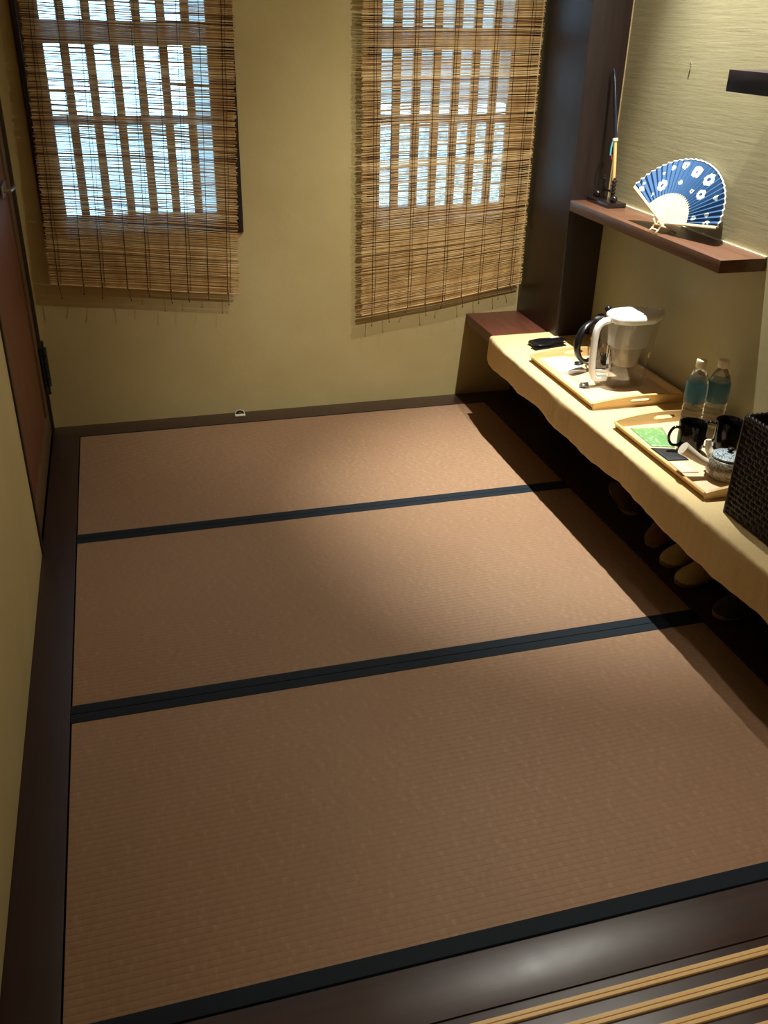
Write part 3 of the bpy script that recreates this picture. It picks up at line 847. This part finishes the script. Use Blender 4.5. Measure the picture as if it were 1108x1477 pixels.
# ------------------------------------------------------------------ folding fan on its little stand
FP = Vector((1.792, 2.833, 1.001)); th_, ph_ = math.radians(14), math.radians(32)
U = Vector((math.sin(th_), -math.cos(th_), 0)); n0 = Vector((-math.cos(th_), -math.sin(th_), 0))
Vv = Vector((0, 0, 1)) * math.cos(ph_) - n0 * math.sin(ph_); Wn = U.cross(Vv)
if Wn.dot(n0) < 0: Wn = -Wn; FLIP = True
else: FLIP = False
R0, R1 = .102, .229
FAN_SPOTS = []
def fs(px, py, r, ring):  # rings placed by polar position on the leaf
    a = math.radians(px); FAN_SPOTS.append((py * math.cos(a), py * math.sin(a), r, ring))
for a in [(150, .192, .011, 0), (146, .205, .007, 0), (125, .150, .020, 1), (123, .195, .005, 0), (113, .205, .008, 1), (99, .208, .013, 1), (82, .192, .020, 1), (62, .196, .021, 1), (52, .152, .017, 1),
          (97, .146, .008, 0), (68, .133, .008, 1), (37, .198, .009, 0), (20, .172, .008, 0), (18, .124, .009, 1), (9.5, .180, .012, 1), (141, .135, .005, 0)]: fs(*a)
M['fanleaf'] = mat_fanleaf()
fan = thing('folding_fan', FP, 'open indigo folding fan with white rings and bamboo ribs on the wall shelf', 'fan')
rotm = Matrix((U, Vv, U.cross(Vv))).transposed()
fan.rotation_euler = rotm.to_euler()
sgn = 1 if rotm.col[2].dot(n0) > 0 else -1
A0, A1 = math.radians(7), math.radians(154)
NP = 54
V = []; F = []
NR = 6
for i in range(NP + 1):
    a = A0 + (A1 - A0) * i / NP
    zz = sgn * (.0035 if i % 2 else -.0035)
    for k in range(NR + 1):
        r = R0 + (R1 - R0) * k / NR
        V.append((r * math.cos(a), r * math.sin(a), zz * (r / R1) * 1.0))
for i in range(NP):
    for k in range(NR):
        a = i * (NR + 1) + k; F.append((a, a + 1, a + NR + 2, a + NR + 1))
leaf = pydata('leaf', V, F, M['fanleaf'], fan); solidify(leaf, .0006, 0)
# white edging
bm = bmesh.new()
add_tube(bm, [((R1 + .0008) * math.cos(A0 + (A1 - A0) * i / NP), (R1 + .0008) * math.sin(A0 + (A1 - A0) * i / NP), sgn * (.0035 if i % 2 else -.0035)) for i in range(NP + 1)], .0026, 6)
from_bm('white_edging', bm, M['paper'], fan, False)
for i in range(27):
    a = A0 + (A1 - A0) * (i + .5) / 27
    d = Vector((math.cos(a), math.sin(a), 0)); e = Vector((-math.sin(a), math.cos(a), 0))
    bm = bmesh.new(); zo = sgn * (-.0024 + .00018 * i)
    vs = []
    for (r, w) in ((-.012, .0026), (.0, .0034), (.03, .0046), (R0 + .004, .0068)):
        for s in (-1, 1):
            for z in (-.0004, .0004):
                q = d * r + e * (w * s * .75); vs.append(bm.verts.new((q.x, q.y, zo + z)))
    for k in range(3):
        b0 = k * 4
        for (p, q) in ((0, 1), (1, 3), (3, 2), (2, 0)):
            bm.faces.new((vs[b0 + p], vs[b0 + q], vs[b0 + 4 + q], vs[b0 + 4 + p]))
    bm.faces.new([vs[0], vs[1], vs[3], vs[2]]); bm.faces.new([vs[12], vs[13], vs[15], vs[14]])
    from_bm('rib', bm, M['fan_rib'], fan)
for a in (A0 - math.radians(.6), A1 + math.radians(.6)):
    d = Vector((math.cos(a), math.sin(a), 0))
    tube('guard_stick', [d * -.016, d * .05, d * .14, d * (R1 - .002)], lambda t: .0045 + .0015 * t, M['fan_rib'], fan, 8, .5, Vector((0, 0, 1)))
bm = bmesh.new(); add_lathe(bm, [(.003, -.007), (.0042, -.006), (.0042, .006), (.003, .007)], 14); from_bm('pivot_pin', bm, M['brass'], fan, True)
# stand: two prongs and a base bar
fst = thing('fan_stand', (FP.x, FP.y, .965), 'small pale wooden easel gripping the foot of the blue fan', 'stand', rz=0)
for dy in (-.020, .020):
    bm = bmesh.new()
    add_tube(bm, [(-.030, dy, .004), (-.022, dy * 1.0, .012), (-.013, dy, .030), (-.020, dy, .046)], .0035, 8)
    add_tube(bm, [(-.013, dy, .028), (.020, dy, .018), (.050, dy, .0035)], .0035, 8)
    from_bm('prong', bm, M['fan_rib'], fst, True)
tube('cross_bar', [(-.020, -.020, .0125), (-.020, .020, .0125)], .0032, M['fan_rib'], fst, 8)
tube('cross_bar', [(.040, -.020, .0075), (.040, .020, .0075)], .0032, M['fan_rib'], fst, 8)

# ------------------------------------------------------------------ sword ornament: stand + sword
st = thing('sword_stand', (1.868, 3.370, .965), 'black lacquered miniature stand with two turned posts beside the pillar', 'stand')
box('stand_base', -.040, .040, -.090, .090, 0, .018, M['stand'], st, .004)
def post(y, h):
    prof = [(.008, .017), (.008, .045)]
    z = .045
    for k in range(4):
        prof += [(.0055, z), (.0095, z + .004), (.0095, z + .009), (.0055, z + .012)]; z += .0135
    prof += [(.004, z), (.006, z + .004), (.001, z + .008)]
    return lathe('post', [(r, zz * h) for r, zz in prof], M['stand'], st, 20, 0, y)
post(.032, 1.0); post(-.045, 1.0)
bm = bmesh.new(); add_box(bm, -.004, .004, -.045, .032, .050, .058, .001); from_bm('crossbar', bm, M['stand'], st, True, 40)
bm = bmesh.new(); add_blob(bm, (-.005, -.070, .031), .013, .013, .013); from_bm('ball', bm, M['stand'], st, True)
bm = bmesh.new(); add_blob(bm, (-.005, .066, .031), .013, .013, .013); from_bm('ball', bm, M['stand'], st, True)
b0 = Vector((1.872, 3.335, 1.030)); b1_ = Vector((1.872, 3.452, 1.445))
sw = thing('ornamental_sword', b0, 'miniature sword with navy scabbard and bamboo handle propped upright against the pillar', 'sword')
D = b1_ - b0
def along(t, bow=.0): return D * t + Vector((0, -bow * math.sin(PI * t), 0))
path = [along(.42 + .58 * i / 14, .016) for i in range(15)]
tube('scabbard', path, lambda t: .0082 if t < .93 else .0082 * (1 - (t - .93) * 7), M['scabbard'], sw, 12, .7)
tube('handle', [along(.42 * i / 8, .016) for i in range(9)], .0078, M['bamboo'], sw, 12, .85)
tube('guard', [along(.405, .016), along(.43, .016)], .011, M['cream'], sw, 16)
tube('pommel', [along(-.012, 0), along(.008, 0)], .009, M['cream'], sw, 12)
tube('teal_cord', [along(.40, .016) + Vector((-.010, 0, 0)), along(.36, .016) + Vector((-.016, 0, -.004)), along(.30, .016) + Vector((-.019, 0, -.006))], .0032, M['teal'], sw, 8)
tube('red_cord', [along(.30, .016) + Vector((-.016, 0, 0)), along(.26, .016) + Vector((-.012, 0, -.004))], .003, M['redcord'], sw, 8)

# ------------------------------------------------------------------ slippers under the bench
def slipper(loc, rz, label, upper):
    t = thing('slipper', loc, label, 'slipper', rz, None)
    L, W = .25, .088
    def outline(n=40, g=0):
        out = []
        for i in range(n):
            a = 2 * PI * i / n
            x = math.cos(a); w = 1 - .16 * math.exp(-((x + .15) / .4) ** 2) + .06 * x * -1
            out.append(((L / 2 + g) * math.copysign(abs(math.cos(a)) ** .85, math.cos(a)), (W / 2 + g) * w * math.copysign(abs(math.sin(a)) ** .8, math.sin(a))))
        return out
    loft('sole', [[(x, y, 0) for x, y in outline()], [(x, y, .010) for x, y in outline(g=.002)], [(x, y, .014) for x, y in outline()]], M['sole'], t)
    # upper: dome over the toe half (toe at -x)
    V = []; F = []; nu, nv = 14, 12
    for i in range(nu + 1):
        u = i / nu; x = -L / 2 + .002 + .150 * u
        half = W / 2 * min(1, (1 - (1 - min(1, (x + L / 2) / .06)) ** 2) ** .5 + .0) * .99 + .001
        hgt = .046 * (1 - (1 - u) ** 2.2) + .004
        for j in range(nv + 1):
            a = PI * j / nv
            V.append((x, half * math.cos(a), .012 + hgt * math.sin(a) ** .8))
    for i in range(nu):
        for j in range(nv):
            a = i * (nv + 1) + j; F.append((a, a + 1, a + nv + 2, a + nv + 1))
    o = pydata('upper', V, F, upper, t, True); solidify(o, .004, -1)
    return t
slipper((1.740, 2.700, 0), math.radians(78), 'dark brown slipper under the bench, farthest from the camera', M['slip_dark'])
slipper((1.755, 2.435, 0), math.radians(38), 'mid brown slipper under the bench, behind the two straw ones', M['slip_brown'])
slipper((1.752, 2.275, 0), math.radians(16), 'straw coloured slipper under the bench, the farther of two', M['slip_olive'])
slipper((1.738, 2.150, 0), math.radians(12), 'straw coloured slipper under the bench, the nearer of two', M['slip_olive'])
slipper((1.755, 1.955, 0), math.radians(10), 'blackish slipper under the bench, nearest the camera', M['slip_black'])

# ------------------------------------------------------------------ half-round fitting on the back border
fit = thing('floor_fitting', (.436, 3.868, -.001), 'small black half-round floor fitting with cream rim at the back wall base', 'floor fitting')
bm = bmesh.new()
add_tube(bm, [(.021 * math.cos(a), 0, .002 + .019 * math.sin(a)) for a in [PI * i / 20 for i in range(21)]], .0022, 8)
add_box(bm, -.023, .023, -.022, .004, 0, .003, .001)
from_bm('cream_rim', bm, M['cream'], fit, True, 40)
V = [(0, 0, .003)] + [(.0195 * math.cos(PI * i / 20), 0, .003 + .0175 * math.sin(PI * i / 20)) for i in range(21)]
o = pydata('black_plate', V, [(0, i, i + 1) for i in range(1, 21)], M['blackmatte'], fit); solidify(o, .004, 0)
bm = bmesh.new(); add_blob(bm, (0, -.004, .010), .004, .003, .003, 10, 6); from_bm('screw_head', bm, M['chrome'], fit, True)

# ------------------------------------------------------------------ lights
def spot(name, loc, target, power, col, angle=150, blend=.6, rad=.02):
    l = bpy.data.lights.new(name, 'SPOT'); l.energy = power; l.color = col; l.spot_size = math.radians(angle); l.spot_blend = blend; l.shadow_soft_size = rad
    o = bpy.data.objects.new(name, l); COL.objects.link(o); o.location = loc
    o.rotation_euler = (Vector(target) - Vector(loc)).to_track_quat('-Z', 'Y').to_euler()
    return o
spot('ceiling_spot', (1.72, 2.82, 2.94), (1.68, 2.76, 0), 480, (.98, 1, .93), 48, .85, .018)
spot('ceiling_spot', (1.72, 2.82, 2.94), (1.25, 2.75, 0), 98, (1, .97, .88), 125, 1.0, .018)
spot('ceiling_spot', (1.72, 1.60, 2.94), (1.50, 3.60, .45), 215, (1, .98, .90), 54, 1.0, .025)
spot('rail_fill_spot', (1.35, .35, 2.94), (1.30, .66, 0), 95, (1, .92, .78), 62, 1.0, .05)  # unseen spot added to brighten the rails and threshold
l = bpy.data.lights.new('front_fill', 'POINT'); l.energy = 5.5; l.color = (1, .74, .46); l.shadow_soft_size = .12  # added ambient fill behind the camera, stands for no known fitting
o = bpy.data.objects.new('front_fill', l); COL.objects.link(o); o.location = (1.0, -.5, 2.6)

w = bpy.data.worlds.new('World'); S.world = w; w.use_nodes = True
bg = w.node_tree.nodes['Background']; bg.inputs[0].default_value = (.38, .72, 1.0, 1); bg.inputs[1].default_value = 8.5

# ------------------------------------------------------------------ camera
R = [[0.9628548778877324, -0.26920527183224086, 0.020952463948886613], [-0.11106935331135184, -0.4655925531336169, -0.8780018070718979], [0.24611802632639115, 0.8430611461123384, -0.4781985163433199]]
cam = bpy.data.cameras.new('camera'); co = bpy.data.objects.new('camera', cam); COL.objects.link(co)
mx = Matrix((R[0], [-v for v in R[1]], [-v for v in R[2]])).transposed().to_4x4()
mx.translation = (0, 0, 1.6)
co.matrix_world = mx
cam.sensor_fit = 'HORIZONTAL'; cam.sensor_width = 36; cam.lens = 1312.43 / 1108 * 36
cam.clip_start = .02
S.camera = co
S.view_settings.view_transform = 'Standard'; S.view_settings.look = 'None'; S.view_settings.gamma = 1
S.view_settings.use_curve_mapping = False
S.view_settings.exposure = 0
